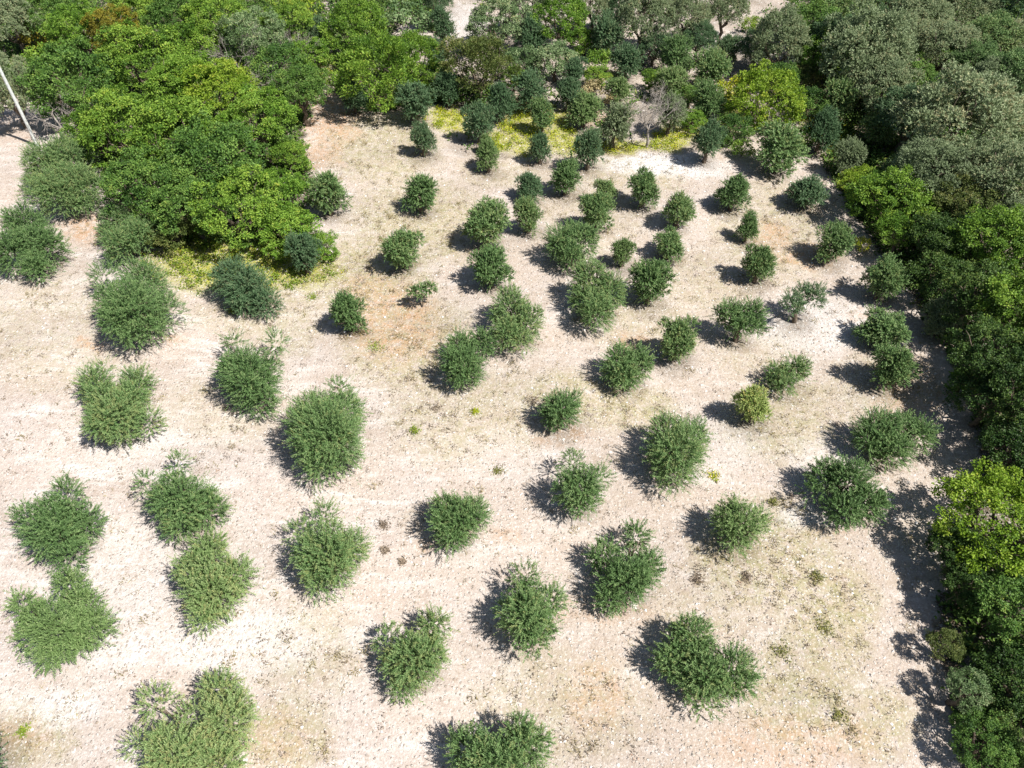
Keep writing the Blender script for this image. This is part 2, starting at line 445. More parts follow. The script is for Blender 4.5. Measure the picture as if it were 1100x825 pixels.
# (label, lobes, material, gap)
BIG = [
 ('wide shaggy olive tree at the foot of the white pole', [(75,172,27),(48,178,25),(86,202,25),(62,207,25),(36,206,13,.7)], 'olive', .3),
 ('dark spreading olive tree cut by the left edge, below the shaggy olive', [(28,240,24),(12,268,25),(48,262,23),(38,285,16)], 'olive', .3),
 ('bushy olive tree below the left wood with red soil to its left', [(128,240,17),(150,254,19),(130,266,20),(116,252,11)], 'olive', .3),
 ('large lobed olive tree with a sparse notch in its top, below the left wood', [(114,300,15,.6),(156,308,26),(149,339,34),(122,328,20),(180,337,17),(145,364,13)], 'olive', .2),
 ('low olive bush at the edge of the yellow-green ground cover', [(252,300,24),(268,308,24),(286,322,13),(262,322,15)], 'olive_blue', .15),
 ('olive tree with brownish twigs on top and a loose tuft upper right', [(250,368,12,.4),(295,366,12,.5),(268,404,32),(278,424,17),(252,395,18)], 'olive', .2),
 ('heart-shaped olive tree with two upper lobes on the pale ground near the left edge', [(101,413,20),(108,396,10,.6),(112,430,20),(140,428,18),(147,411,19),(125,446,28),(160,453,13),(131,466,12)], 'olive', .2),
 ('biggest round dense olive tree of the left half of the field', [(352,468,41),(368,442,25),(336,444,24),(364,418,12,.7),(345,500,17)], 'olive', .2),
 ('olive tree with a pointed top and thin grey twigs on its left side', [(192,498,11,.7),(195,540,33),(157,519,11,.4),(224,546,17),(195,564,15)], 'olive', .2),
 ('upper olive of the touching pair by the left edge', [(72,530,16),(30,556,16,.8),(58,570,33),(88,560,18),(76,597,16)], 'olive', .2),
 ('lower olive of the touching pair by the left edge, hollow at upper left', [(76,630,18),(27,650,15,.8),(40,664,19),(88,650,18),(64,680,32),(97,674,25),(62,703,13)], 'olive_light', .2),
 ('olive tree with a narrow tip, just below the olive with grey twigs', [(225,588,17),(222,604,19),(206,614,19),(230,637,31),(252,620,22),(221,664,15)], 'olive_light', .2),
 ('olive tree with brown sparse twigs along its top, below the biggest round olive', [(350,556,16,.5),(323,573,14,.5),(352,600,34),(375,592,21),(345,628,15)], 'olive', .2),
 ('forked olive tree with a bare limb showing between its lobes, at the bottom edge', [(170,758,23,.55),(236,742,22),(213,770,18,.7),(243,777,31),(188,816,35),(236,822,26),(150,800,12,.6)], 'olive_light', .3),
 ('neat dense olive ball with a scatter of brown weeds above it', [(490,560,26),(477,548,17),(508,551,18),(485,579,13)], 'olive', .2),
 ('egg-shaped olive tree leaning towards its upper right tip, shadow on its left', [(466,670,16),(443,710,30),(417,686,15),(461,700,20),(434,738,14)], 'olive', .2),
 ('olive tree with a small loose brownish tuft standing off its top', [(563,618,15,.6),(566,634,17,.8),(567,662,29),(592,642,15),(546,655,14),(575,690,13)], 'olive', .35),
 ('wide olive tree cut by the bottom edge in the middle', [(503,802,25),(562,800,28),(532,822,34)], 'olive', .3),
 ('olive tree with a dark hollow in its crown, above the double olive', [(684,572,16,.8),(649,594,19),(695,606,20),(672,622,26),(656,641,14)], 'olive', .25),
 ('big double olive tree of two joined rounds near the bottom, right of the centre', [(745,682,25),(728,705,22),(787,718,27),(757,724,27),(757,754,14,.7)], 'olive', .3),
 ('bright-topped olive tree with a fringed outline and ragged shadow on its left', [(622,522,26),(614,494,12,.8),(644,511,13,.5),(625,541,13)], 'olive', .4),
 ('largest round olive tree in the middle of the right half', [(727,488,32),(714,465,20),(743,470,20),(725,513,16)], 'olive', .25),
 ('loose pale olive tree with dark trunk shadow on its left, between two big dark olives', [(793,565,25,.8),(778,556,14,.8),(811,561,15,.7),(790,585,12,.8)], 'olive_light', .3),
 ('wide dark two-part olive tree near the right wood', [(943,463,26),(988,466,19),(962,482,20),(972,456,14),(945,484,12)], 'olive', .25),
 ('big lobed olive tree with yellowish lower left twigs, beside the long wood shadow', [(885,513,19),(912,518,25),(930,541,21),(906,550,20),(872,531,11,.5)], 'olive', .25),
 ('lower left olive of the close pair in the middle of the field', [(497,392,23),(517,369,17),(495,372,17)], 'olive', .25),
 ('upper right olive of the close pair in the middle of the field', [(548,336,22),(565,352,18),(545,362,17),(560,372,10)], 'olive', .25),
 ('tall dense olive tree over a golden patch, heart of the field', [(634,304,22),(655,313,18),(641,336,19),(625,322,16)], 'olive', .35),
 ('broad four-lobed olive tree just above the tall dense one', [(601,262,18),(625,262,18),(613,276,15),(613,252,13)], 'olive', .35),
 ('olive tree on a visible pale trunk with a fan of shadow to its left', [(785,335,16),(808,336,16),(797,346,13),(815,350,9,.6)], 'olive', .75),
 ('split olive tree with a leaning bare trunk between two small crowns', [(851,325,12,.8),(875,317,12,.9),(862,313,9,.7)], 'olive_blue', .95),
 ('gappy olive bush with pale sprigs at its base, above the pale yellow-green sapling', [(835,400,13,.8),(855,394,15),(846,410,12,.7)], 'olive', .2),
 ('small dense olive bush with a golden grass fringe in the field centre', [(602,441,20),(614,433,12,.7),(592,448,12)], 'olive', .15),
 ('flat wide olive tree right of the close pair', [(665,393,20),(685,390,17),(672,404,17)], 'olive', .25),
 ('dark-leaved olive tree half out of the left edge near the bottom', [(-36,795,24),(-28,818,20)], 'olive_blue', .3),
]
for a in BIG: big_olive(*a)

SMALL = [
 ('small olive just in front of the left wood, beside its lowest corner', 327,272,36,50,'olive_blue'),
 ('lone round olive on the straw slope right of the left wood', 352,208,42,50,'olive'),
 ('round olive on the straw patch above the thin sapling', 432,269,45,47,'olive'),
 ('narrow upright olive left of the golden soil patch', 373,333,38,50,'olive'),
 ('narrow olive leaning left, above the close pair', 528,289,46,50,'olive'),
 ('small light olive wedged between the broad four-lobed olive and the twin right of it', 669,271,26,34,'olive_light'),
 ('round olive right of the tall dense one', 699,305,44,52,'olive'),
 ('olive with a stout visible stem right of the flat wide one', 727,367,44,50,'olive'),
 ('lower olive of the overlapping pair above the lone right-hand round one', 719,261,34,34,'olive'),
 ('upper olive of the overlapping pair above the lone right-hand round one', 729,227,36,40,'olive'),
 ('rounded olive with shadow to its lower left, above the narrow leaning one', 521,241,48,52,'olive'),
 ('slim olive on a bare dark stem, lower of the stacked two', 567,232,30,42,'olive'),
 ('small dark olive, upper of the stacked two', 568,200,30,32,'olive_blue'),
 ('olive standing right of the stacked two and below the first terrace row', 608,188,34,40,'olive'),
 ('lower olive of the leaning pair in the upper middle', 641,226,36,42,'olive'),
 ('small upper olive of the leaning pair in the upper middle', 651,204,26,28,'olive'),
 ('olive below the white gravel with shadow to its left', 691,205,34,40,'olive'),
 ('olive below the dark round olive at the gravel end', 788,208,36,40,'olive'),
 ('olive casting a long flat shadow at the upper right corner of the field', 868,208,42,38,'olive_blue'),
 ('tiny upright olive below the one under the gravel end', 804,244,24,34,'olive'),
 ('small olive between the tiny upright one and the pale-trunked one', 815,284,34,42,'olive'),
 ('olive against the right wood, left of a yellow tuft', 895,262,38,42,'olive'),
 ('round olive with a big round shadow beside the right wood', 950,302,44,48,'olive'),
 ('upper olive of the touching pair beside the right wood', 948,356,50,42,'olive'),
 ('lower olive of the touching pair beside the right wood', 960,395,46,50,'olive'),
 ('silvery olive standing in the shade of the right wood', 1013,340,40,48,'olive_grey'),
 ('small pale silvery olive alone in the deepest shade of the right wood', 1073,463,30,28,'olive_grey'),
 ('round olive on the bare upper slope, left part of the field', 451,209,40,44,'olive'),
 ('narrow dark olive in front of the large feathery tree', 454,151,26,44,'olive_blue'),
 ('small upright olive right of the straw slope, in the second row of the field', 524,166,26,36,'olive_light'),
 ('round bluish olive right of the first yellow patch', 514,131,34,44,'olive_blue'),
 ('slim olive at the lower edge of the yellow patch', 580,155,24,38,'olive_blue'),
 ('dark olive at the left end of the white gravel', 632,161,32,44,'olive_blue'),
 ('bluish olive under the large feathery tree, by the field edge', 447,113,40,44,'olive_blue'),
 ('small bluish olive with its own shadow at the tip of the left wood', 380,101,34,38,'olive_blue'),
]
for a in SMALL: small_olive(*a)

G_TERR = 'young olive trees crowded on the terrace beyond the yellow ground cover'
TERR = [
 ('olive at the left end of the terrace, below the brownish tree', 537,107,30,38,'olive_blue'),
 ('broad dark olive above the yellow patch', 570,99,36,40,'olive_blue'),
 ('olive touching the top of the yellow patch', 582,123,28,34,'olive'),
 ('olive left of the dry blond bush', 612,98,26,34,'olive_blue'),
 ('olive on a dark stem below the dry blond bush', 628,117,36,36,'olive_light'),
 ('thin pale olive left of the bare grey tree', 661,133,36,46,'olive_grey'),
 ('greenish olive between the dry blond bush and the bare grey tree', 665,98,28,30,'olive_light'),
 ('loose olive directly right of the bare grey tree', 720,124,30,46,'olive_grey'),
 ('dark olive at the left foot of the bright yellow-green tree', 762,110,36,40,'olive'),
 ('bluish olive at the right end of the white gravel', 760,154,32,42,'olive_blue'),
 ('big dark round olive in front of the bright yellow-green tree', 839,160,56,52,'olive'),
 ('dark olive right of the bright yellow-green tree', 885,139,34,42,'olive_blue'),
 ('round olive behind the one right of the bright yellow-green tree', 904,105,38,44,'olive'),
 ('olive bush beside the reddish rubble under the right wood', 945,134,38,38,'olive_light'),
 ('soft grey olive at the corner of the field and the right wood', 912,168,30,36,'olive_grey'),
 ('dark olive on the bare spot in front of the tallest grey olives', 652,36,38,46,'olive_blue'),
 ('low round olive right below the dark one on the bare spot', 674,65,34,34,'olive_blue'),
 ('round olive behind the bare grey tree', 727,60,36,40,'olive'),
 ('olive just above right of the bare grey tree', 722,88,32,36,'olive_light'),
 ('round olive between the bare path and the bright yellow-green tree', 762,76,40,42,'olive'),
 ('narrow olive at the end of the bare path', 782,53,26,32,'olive_blue'),
 ('narrow dark olive in front of the light broadleaf tree at the top edge', 571,42,34,38,'olive_blue'),
 ('small olive behind the dry blond bush', 617,78,26,28,'olive_blue'),
 ('dark slim olive beside the bare sandy gap', 476,28,26,36,'olive_blue'),
 ('small dull olive behind the brownish tree', 468,58,30,30,'olive_blue'),
 ('small grey olive half hidden by the feathery tree', 481,94,28,34,'olive_blue'),
 ('dark narrow olive between the left wood and the feathery tree', 345,38,26,40,'olive_blue'),
 ('small olive at the left end of the yellow strip', 521,152,14,24,'olive_light'),
]
for t_ in TERR: small_olive(t_[0], t_[1], t_[2], t_[3] * 1.02, t_[4] * 1.02, t_[5], gap=.25, group=G_TERR)

# ------------------------------------------------------------------ broadleaf trees and large old olives
BL = [broad_leaves(9, 20, 46, .155, .9, .066, lobe=.42) for _ in range(3)] + [broad_leaves(26, 17, 42, .11, .92, .050, lobe=.27) for _ in range(6)]
BL += [broad_leaves(13, 24, 42, .13, 1.0, .062, spiky=.5, lobe=.36) for _ in range(2)]
BLM = [leaf_mesh('broadleaf_crown', *b, M['mid']) for b in BL]
SHRUB = [leaf_mesh('shrub_crown', *broad_leaves(5, 12, 26, .24, .85, .12, lobe=.5, bottom=-.1), M['mid']) for _ in range(3)]
def old_olive_leaves(i):
    lob = []
    n = 26
    for j in range(n):
        z = 1 - 1.4 * (j + .5) / n; a = 2.4 * j + i
        q = math.sqrt(max(0, 1 - z * z)); rr = rng.uniform(.14, .33)
        k_ = (1 - rr) * rng.uniform(.75, 1.12)
        lob.append((math.cos(a) * q * k_, math.sin(a) * q * k_, z * k_ * .85, rr, rr * .85, 1.0))
    return olive_leaves(lob, leaf=.042, wid=.018, shoot=.09, dens=3900, per=6, floor=-9, tv=.09)
OLD = [leaf_mesh('old_olive_crown', *old_olive_leaves(i), M['olive_grey']) for i in range(4)]

def wood_tree(name, label, cat, u, v, w, hc, kind, mat, group, asp=1.0, gapless=False):
    x, y, t = place(u, v, hc)
    R = w / 2 * t / F
    rz = rng.uniform(0, 6.28)
    root = thing(name, label, cat, x, y, group, rz)
    if kind == 'big': me = BLM[3 + rng.integers(6)]
    elif kind == 'med': me = BLM[rng.integers(3)]
    elif kind == 'spiky': me = BLM[9 + rng.integers(2)]
    elif kind == 'shrub': me = SHRUB[rng.integers(3)]
    else: me = OLD[rng.integers(4)]
    c = add('crown', me, root, (0, 0, hc)); c.scale = (R, R, R * asp); set_mat(c, M[mat])
    if kind != 'shrub':
        n = 6
        tg = [(math.cos(a) * R * .6, math.sin(a) * R * .6, hc + rng.uniform(-.1, .45) * R) for a in np.arange(n) * 6.283 / n + rng.uniform(0, 1)]
        fork = (rng.uniform(-.2, .2), rng.uniform(-.2, .2), max(.5, hc - R * .75))
        add('trunk', tube_mesh('trunk', trunk_parts(fork, tg, .05 + .045 * R), M['bark']), root)
    else:
        tg = [(math.cos(a) * R * .6, math.sin(a) * R * .6, hc + .1 * R) for a in np.arange(4) * 1.57]
        add('stem', tube_mesh('stem', trunk_parts((0, 0, .15), tg, .03, False), M['bark']), root)
    return root

BT, OO, SH = ('broadleaf_tree', 'tree'), ('old_olive_tree', 'olive tree'), ('shrub', 'shrub')
G_L = 'trees and shrubs of the wood at the upper left'
LEFT = [
 (OO,'tall grey-green olive behind the leaning white pole',10,100,66,2.4,'old','olive_grey',1.3),
 (OO,'grey-green olive in the top left corner',10,22,64,2.6,'old','olive_grey',1.1),
 (BT,'dull dark tree next to the corner olive',52,14,50,2.6,'big','dark',.9),
 (SH,'rusty orange bush below the dull dark tree',40,40,36,1.0,'shrub','rust',.8),
 (BT,'bluish dark tree with white twigs, beside the gap near the pole',84,92,86,2.8,'big','dark',1.0),
 (BT,'cool green tree between the dull dark tree and the yellow-tipped one',84,30,58,2.8,'big','fresh',.9),
 (BT,'yellow-tipped tree near the top edge of the left wood',120,30,50,3.0,'big','rust',.9),
 (BT,'mid-green tree right behind the yellow-tipped one',150,10,54,3.0,'big','mid',.9),
 (BT,'shadowy dark tree at the top edge, right of the yellow-tipped one',190,18,56,3.1,'big','dark',.9),
 (BT,'olive-green full tree in the middle of the upper left wood',152,66,82,3.2,'big','mid',.9),
 (SH,'light yellowish shrub by the rusty bush',50,64,42,1.6,'shrub','mid',.9),
 (BT,'lighter green tree left of the brightest one',196,88,70,3.1,'big','fresh',.85),
 (BT,'brightest yellow-green tree of the left wood',234,92,72,3.2,'big','bright',.8),
 (BT,'fresh green layered tree at the right flank of the left wood',278,126,72,2.8,'big','fresh',.85),
 (BT,'mid-green tree at the top edge behind the brightest one',232,26,64,3.1,'big','mid',.9),
 (BT,'leafy tree tucked between the shadowy dark tree and the brightest one',205,52,54,2.9,'med','mid',.9),
 (BT,'silvery thin-leaved tree full of pale bare twigs',272,42,62,2.9,'big','pale',.9),
 (BT,'dense mid-green tree behind the twiggy silvery one',308,22,50,2.8,'big','mid',.9),
 (BT,'dark lumpy tree with white twigs on its face',298,72,52,2.6,'med','dark',.9),
 (BT,'rounded dark green tree facing the field edge',332,60,44,2.5,'med','fresh',.9),
 (BT,'dark tree throwing shade on the orange soil',324,98,54,2.4,'big','dark',.9),
 (SH,'yellow-green shrub at the top edge near the narrow dark olive',330,8,34,1.6,'shrub','bright',.9),
 (BT,'soft mid-green tree below the olive-green full tree',134,134,88,2.8,'big','mid',.9),
 (BT,'small pale-leaved tree at the gap near the pole',98,142,48,1.8,'med','mid',.9),
 (BT,'shaded mid-green tree in the heart of the left wood',192,146,88,3.0,'big','mid',.9),
 (BT,'dark layered tree with feathery flat sprays',232,176,92,2.8,'big','dark',.9),
 (BT,'deep green tree over the black hollow of the left wood',158,196,82,2.5,'big','dark',.9),
 (BT,'dark tree just right of the black hollow',206,218,78,2.2,'big','dark',.85),
 (BT,'mid-green spreading tree above the green ground cover',258,226,84,2.1,'big','mid',.85),
 (BT,'light green tree at the lower right flank of the left wood',302,206,56,2.0,'med','fresh',.9),
 (BT,'round light bush bulging into the straw slope',310,168,38,1.2,'med','mid',.85),
 (BT,'fresh low tree at the lowest corner of the left wood',304,246,62,1.4,'med','fresh',.8),
 (SH,'small fresh bush behind the small olive at the wood corner',342,262,36,.7,'med','fresh',.9),
 (SH,'pale yellowish shrub at the foot of the left wood beside the red-soil olive',188,246,54,1.1,'med','brown',.8),
 (BT,'large feathery tree with upright sprays beside the field',404,84,88,2.2,'spiky','mid',.95),
 (BT,'tall soft green tree behind the feathery one',382,28,62,2.6,'big','mid',1.0),
 (BT,'yellow-topped feathery tree close to the pale cream shrub',440,60,58,1.9,'spiky','mid',.9),
 (SH,'pale cream-leaved shrub on bright soil at the top edge',434,20,50,1.4,'shrub','pale',.8),
 (BT,'yellow-green bush left of the small olive at the wood tip',352,86,22,.9,'shrub','bright',.9),
 (BT,'olive-brown fine-leaved round tree beside the terrace',514,76,74,1.9,'spiky','brown',.95),
 (BT,'lower green skirt tree between the feathery and the olive-brown tree',470,82,36,1.2,'med','mid',.9),
]
for (nm, cat), *a in LEFT:
    wood_tree(nm, a[0], cat, a[1], a[2], a[3] * 1.08, *a[4:7], G_L, asp=a[7])

G_C = 'trees and bushes on the terraces at the top edge'
CEN = [
 (BT,'light-leaved broad tree at the top edge above the narrow dark olive',535,26,56,2.2,'big','pale',1.0),
 (BT,'second light-leaved tree at the top edge, darker, beside the bare spot',602,24,50,2.2,'big','fresh',1.1),
 (BT,'little light-leaved tree above the dry blond bush',597,68,44,1.3,'med','pale',.9),
 (BT,'low leafy bush below the narrow dark olive',562,70,38,1.2,'med','pale',.9),
 (SH,'young leafy sapling right of the little light-leaved tree',642,68,24,.9,'shrub','fresh',1.2),
 (SH,'dry blond bush in the middle of the terrace',640,101,34,.7,'shrub','straw',.8),
 (BT,'bright yellow-green round tree beyond the gravel',822,106,66,1.9,'big','bright',1.0),
 (SH,'golden yellow bush touching the bright yellow-green tree on its left',785,102,30,.9,'shrub','yellow',1.1),
 (SH,'cream-leaved loose bush right behind the bright yellow-green tree',862,84,36,1.2,'med','brown',.9),
 (SH,'small young plant at the shaded foot of the big dark round olive',797,163,22,.45,'shrub','fresh',.9),
 (SH,'yellow bush among the olives left of the bare path',758,102,20,.6,'shrub','yellow',.9),
 (SH,'yellow-green bush at the far end of the bare path',808,28,18,.8,'shrub','bright',1.0),
 (OO,'tallest grey olive at the top edge with black trunks',694,16,60,2.8,'old','olive_grey',1.3),
 (OO,'grey olive with bare shaded trunks right of the tallest one',738,18,46,2.6,'old','olive_grey',1.3),
 (OO,'old grey olive at the top edge behind the bare path',780,8,46,2.6,'old','olive_grey',1.3),
 (OO,'dark old olive behind the dark olive on the bare spot',638,2,44,2.4,'old','olive_grey',1.2),
 (OO,'old olive with brown thin crown right of the bare path',838,46,60,2.6,'old','olive_grey',1.3),
 (OO,'old olive half above the top edge between the two light-leaved trees',568,4,40,2.4,'old','olive_grey',1.2),
 (OO,'old olive at the top edge between the dark one and the tallest grey one',664,6,34,2.2,'old','olive_blue',1.3),
 (BT,'low green bush left of the dark olive on the bare spot',628,46,30,.9,'med','mid',.9),
 (OO,'small old olive below the tallest grey one, in its shade',704,46,34,1.5,'old','olive_blue',1.1),
 (OO,'dense round old olive between the grey bare-trunked one and the bare path',752,40,36,1.7,'old','olive_blue',1.1),
 (BT,'dark small tree behind the bright yellow-green tree',842,84,34,1.4,'med','dark',.9),
 (OO,'old olive behind the bare path at the foot of the brown thin-crowned one',812,52,38,1.6,'old','olive_blue',1.1),
 (BT,'dim leafy tree between the bright yellow-green tree and the dark olives right of it',866,112,34,1.1,'med','dark',.9),
 (BT,'leafy bush between the brownish tree and the broad dark olive',552,88,26,.9,'med','mid',.9),
 (BT,'low leafy tree filling the row left of the bare grey tree',642,84,24,.9,'med','mid',.9),
 (BT,'low bush between the bare grey tree and the round olive behind it',702,84,26,.9,'med','mid',.9),
 (BT,'low dark bush in the row left of the bright yellow-green tree',742,104,26,.8,'med','dark',.9),
 (BT,'green bush below the round olive by the bare path, above the yellow strip',742,132,26,.7,'med','fresh',.8),
 (BT,'shaded bush between the bluish olive and the big dark round one',786,140,36,.9,'med','dark',.9),
 (BT,'small leafy tree right behind the big dark round olive',864,146,26,.8,'med','fresh',.9),
 (OO,'narrow dark old olive at the top edge beside the sandy gap',470,0,30,2.2,'old','olive_blue',1.2),
]
for (nm, cat), *a in CEN:
    wood_tree(nm, a[0], cat, a[1], a[2], a[3] * 1.15, *a[4:7], G_C, asp=a[7])

G_R = 'trees of the wood along the right side'
RIGHT = [
 (OO,'huge silvery olive filling the upper right wood',1036,132,118,3.2,'old','olive_grey',.9),
 (OO,'silvery olive at the right edge just below the huge one',1090,196,80,3.0,'old','olive_grey',.9),
 (OO,'grey-green olive under the left rim of the huge one',1000,182,70,2.8,'old','olive_grey',.9),
 (OO,'pale grey-green olive left of the huge one',930,58,90,3.0,'old','olive_grey',1.0),
 (OO,'dim olive below the pale grey-green one',948,92,64,2.4,'old','olive_grey',1.0),
 (OO,'whitish-tipped olive above the huge one',1020,48,56,3.2,'old','olive_grey',.9),
 (OO,'olive at the top edge left of the whitish-tipped one',990,18,56,3.0,'old','olive_grey',.9),
 (OO,'dim dark olive at the top edge, the first right of the pale path trees',900,12,60,2.8,'old','olive',.9),
 (OO,'dark blue-green olive at the top edge above the pale grey-green one',948,6,50,2.9,'old','olive_blue',.9),
 (OO,'greener olive in the band right of the whitish-tipped one',1066,42,58,3.2,'old','olive',.9),
 (OO,'olive in the top right corner',1096,6,60,3.2,'old','olive_blue',.9),
 (OO,'grey olive at the top edge near the top right corner',1040,2,54,3.2,'old','olive_grey',.9),
 (OO,'dull green olive at the right edge beside the huge one',1092,84,66,3.2,'old','olive',.9),
 (OO,'pale-headed olive between the huge one and the greener one',1072,84,50,3.2,'old','olive_grey',.9),
 (OO,'old olive in the dense band between the dim one and the huge one',978,120,60,2.6,'old','olive_blue',.9),
 (OO,'old olive under the lower right rim of the huge one',1056,180,64,2.6,'old','olive_grey',.9),
 (OO,'old olive between the pale grey-green one and the top edge',966,40,50,2.8,'old','olive_grey',.9),
 (OO,'dull old olive left of the pale grey-green one',892,44,50,2.5,'old','olive_blue',.9),
 (OO,'old olive between the dull green one and the top right corner',1100,46,56,3.1,'old','olive_grey',.9),
 (OO,'old olive between the whitish-tipped one and the pale-headed one',1046,66,44,2.9,'old','olive',.9),
 (OO,'lowest silvery olive at the right edge, above the soft olive-green tree',1098,236,54,2.6,'old','olive_grey',.9),
 (BT,'dark filler tree between the yellow-brown topped one and the shadowed one',1024,248,50,1.7,'med','deep',.9),
 (BT,'dark leafy tree left of the one with sparse lit sprigs',1008,300,54,1.5,'med','deep',.9),
 (BT,'dark low tree behind the lone bright green bush',1062,430,66,1.6,'med','deep',.9),
 (BT,'dark low tree just above the brilliant yellow-green one',1096,488,70,1.6,'med','deep',.9),
 (BT,'dark tree showing its black trunks under the dim olive',982,92,50,2.2,'big','dark',.9),
 (BT,'dark green tree at the top edge beside the old brown-crowned olive',872,30,56,2.6,'big','dark',1.0),
 (BT,'mid-green tree between the old brown-crowned olive and the dim one',884,66,50,2.0,'big','mid',1.0),
 (BT,'bright-headed tree at the corner where the field meets the right wood',926,194,44,1.4,'med','bright',.8),
 (BT,'broad mid-green tree beside the bright-headed one',956,214,80,1.8,'big','mid',.85),
 (BT,'light mottled tree above the broad mid-green one',972,180,44,1.5,'med','pale',.9),
 (BT,'whitish-leaved small tree amid the shade above the broad mid-green one',1014,198,40,1.6,'med','pale',1.0),
 (BT,'yellow-brown topped tree right of the whitish-leaved one',1040,220,64,2.2,'big','brown',.9),
 (BT,'small lit tree below the broad mid-green one',966,252,44,1.5,'med','fresh',.8),
 (BT,'shadowed tree right of the small lit one',1004,262,60,2.0,'big','deep',.9),
 (BT,'soft olive-green tree with lit shoulders near the right edge',1068,262,84,2.6,'big','mid',.9),
 (BT,'tree with a yellow-green rim at the right edge, below the soft olive-green one',1096,330,84,2.9,'big','mid',.9),
 (BT,'dark tree with sparse lit sprigs behind the silvery shaded olive',1048,318,76,2.4,'big','deep',.9),
 (BT,'very dark tree below the one with sparse lit sprigs',1062,384,78,2.4,'big','deep',.9),
 (BT,'dark tree at the right edge above the small pale shaded olive',1106,420,80,2.8,'big','deep',.9),
 (SH,'lone bright green bush at the tip of the shade, where the soil turns orange',1034,412,32,.6,'med','fresh',.85),
 (BT,'brilliant yellow-green tree at the right edge over the lower right shadow',1074,562,118,2.1,'big','bright',.85),
 (BT,'darker green tree added as the shaded left flank of the brilliant yellow-green one',1030,592,58,1.4,'big','deep',.85),  # separate dark crown added for the shaded side of the bright tree
 (BT,'mottled green tree under the brilliant yellow-green one',1100,664,94,1.7,'big','dark',.85),
 (BT,'shaded tree below the darker green one beside the brilliant tree',1040,632,56,1.2,'big','deep',.9),
 (BT,'dark tree in the black part of the wood below the mottled green one',1096,732,80,1.3,'big','deep',.9),
 (BT,'pale green bushy tree at the field edge, between the two small tree shadows',1036,738,42,1.3,'med','pale',1.0),
 (BT,'thin brownish bush above the pale green bushy tree',1018,694,36,1.0,'med','brown',.9),
 (BT,'mid-green tree at the lower right corner',1060,800,64,1.1,'big','dark',.9),
 (BT,'dark tree at the right edge near the lower right corner',1112,796,80,1.3,'big','deep',.9),
 (SH,'yellow tuft bush at the wood edge beside the olive against the wood',924,265,18,.4,'shrub','yellow',.9),
]
for (nm, cat), *a in RIGHT:
    wood_tree(nm, a[0], cat, a[1], a[2], a[3] * (1.28 if a[2] < 250 and nm == 'old_olive_tree' else 1.06), *a[4:7], G_R, asp=a[7])
# neighbours half outside the frame that shade its right side
for i, (u, v, w, hc, mt, lb) in enumerate([
    (1165, 480, 100, 2.4, 'dark', 'dark tree mostly beyond the right edge, above the brilliant yellow-green one'),
    (1200, 600, 110, 2.2, 'deep', 'dark green tree mostly beyond the right edge, beside the mottled green one'),
    (1190, 740, 100, 2.0, 'deep', 'dark green tree mostly beyond the right edge near the bottom'),
    (1150, 260, 90, 3.4, 'mid', 'olive-green tree mostly beyond the right edge beside the silvery olives'),
    (1155, 370, 95, 3.5, 'mid', 'green tree mostly beyond the right edge beside the yellow-rimmed one')]):
    wood_tree('broadleaf_tree', lb, 'tree', u, v, w, hc, 'big', mt, G_R, asp=.9)

# ------------------------------------------------------------------ bare trees
def bare_parts(p, d, L, r, depth, out):
    e = p + d * L
    q = wiggle(p, e, 4, .06)
    out.append(tube(q, np.linspace(r, r * .6, 4), 5 if depth > 1 else 4))
    if depth == 0: return
    for _ in range(3 if depth > 1 else 4):
        nd = unit(d + rng.normal(size=3) * .55 + np.array([0, 0, .1]))
        bare_parts(q[rng.integers(2, 4)], nd, L * rng.uniform(.6, .85), r * .58, depth - 1, out)

def bare_tree(label, u, v, hh, depth=4, tilt=0, h0=0.):
    x, y, _ = place(u, v, 0)
    root = thing('bare_tree', label, 'bare tree', x, y, 'leafless grey trees')
    trunk = tube(wiggle((0, 0, -.1), (0, 0, hh * .32), 4, .04), np.linspace(.1, .07, 4), 7)
    add('trunk', tube_mesh('bare_trunk', [trunk], M['deadwood']), root)
    out = []
    for a in range(4):
        bare_parts(np.array([0, 0, hh * .30]), unit(np.array([math.cos(a * 1.57 + 1), math.sin(a * 1.57 + 1), 1.1])), hh * .26, .045, depth, out)
    add('branches', tube_mesh('bare_branches', out, M['deadwood']), root)
bare_tree('bare grey tree with a haze of fine twigs on the terrace', 694, 158, 3.9, 5)
bare_tree('pale leafless crown standing out of the silvery twiggy tree', 268, 100, 4.8, 4)
bare_tree('white leafless crown in front of the dark lumpy tree', 300, 128, 4.2, 4)
bare_tree('white leafless crown on the bluish dark tree near the pole', 80, 160, 3.6, 3)
bare_tree('short leafless grey tree beside the rounded dark green tree', 322, 96, 4.2, 4)

# thin sapling on the straw slope
xs, ys, _ = place(453, 328, 0)
sap = thing('olive_sapling', 'thin olive sapling with a crooked bare stem on the golden slope', 'sapling', xs, ys, G_FIELD)
tp = [tube(wiggle((0, 0, -.1), (.05, 0, .55), 4, .06), np.linspace(.045, .03, 4), 6)]
for ex in ((-.38, .05, .85), (.45, .1, 1.05), (.1, -.1, 1.0)):
    tp.append(tube(wiggle((.05, 0, .52), ex, 4, .05), np.linspace(.028, .01, 4), 5))
add('stem', tube_mesh('sapling_stem', tp, M['bark']), sap)
add('crown', leaf_mesh('sapling_crown', *olive_leaves([(-.36, .05, .85, .24, .22, 1), (.42, .1, 1.08, .28, .24, 1), (.08, -.05, 1.0, .30, .26, 1)], dens=1000, shoot=.3), M['olive']), sap)
# pale yellow-green young olive
small_olive('pale yellow-green young olive with a loose crown and dark shadow at its left', 809, 434, 40, 44, 'pale_young', gap=.15)

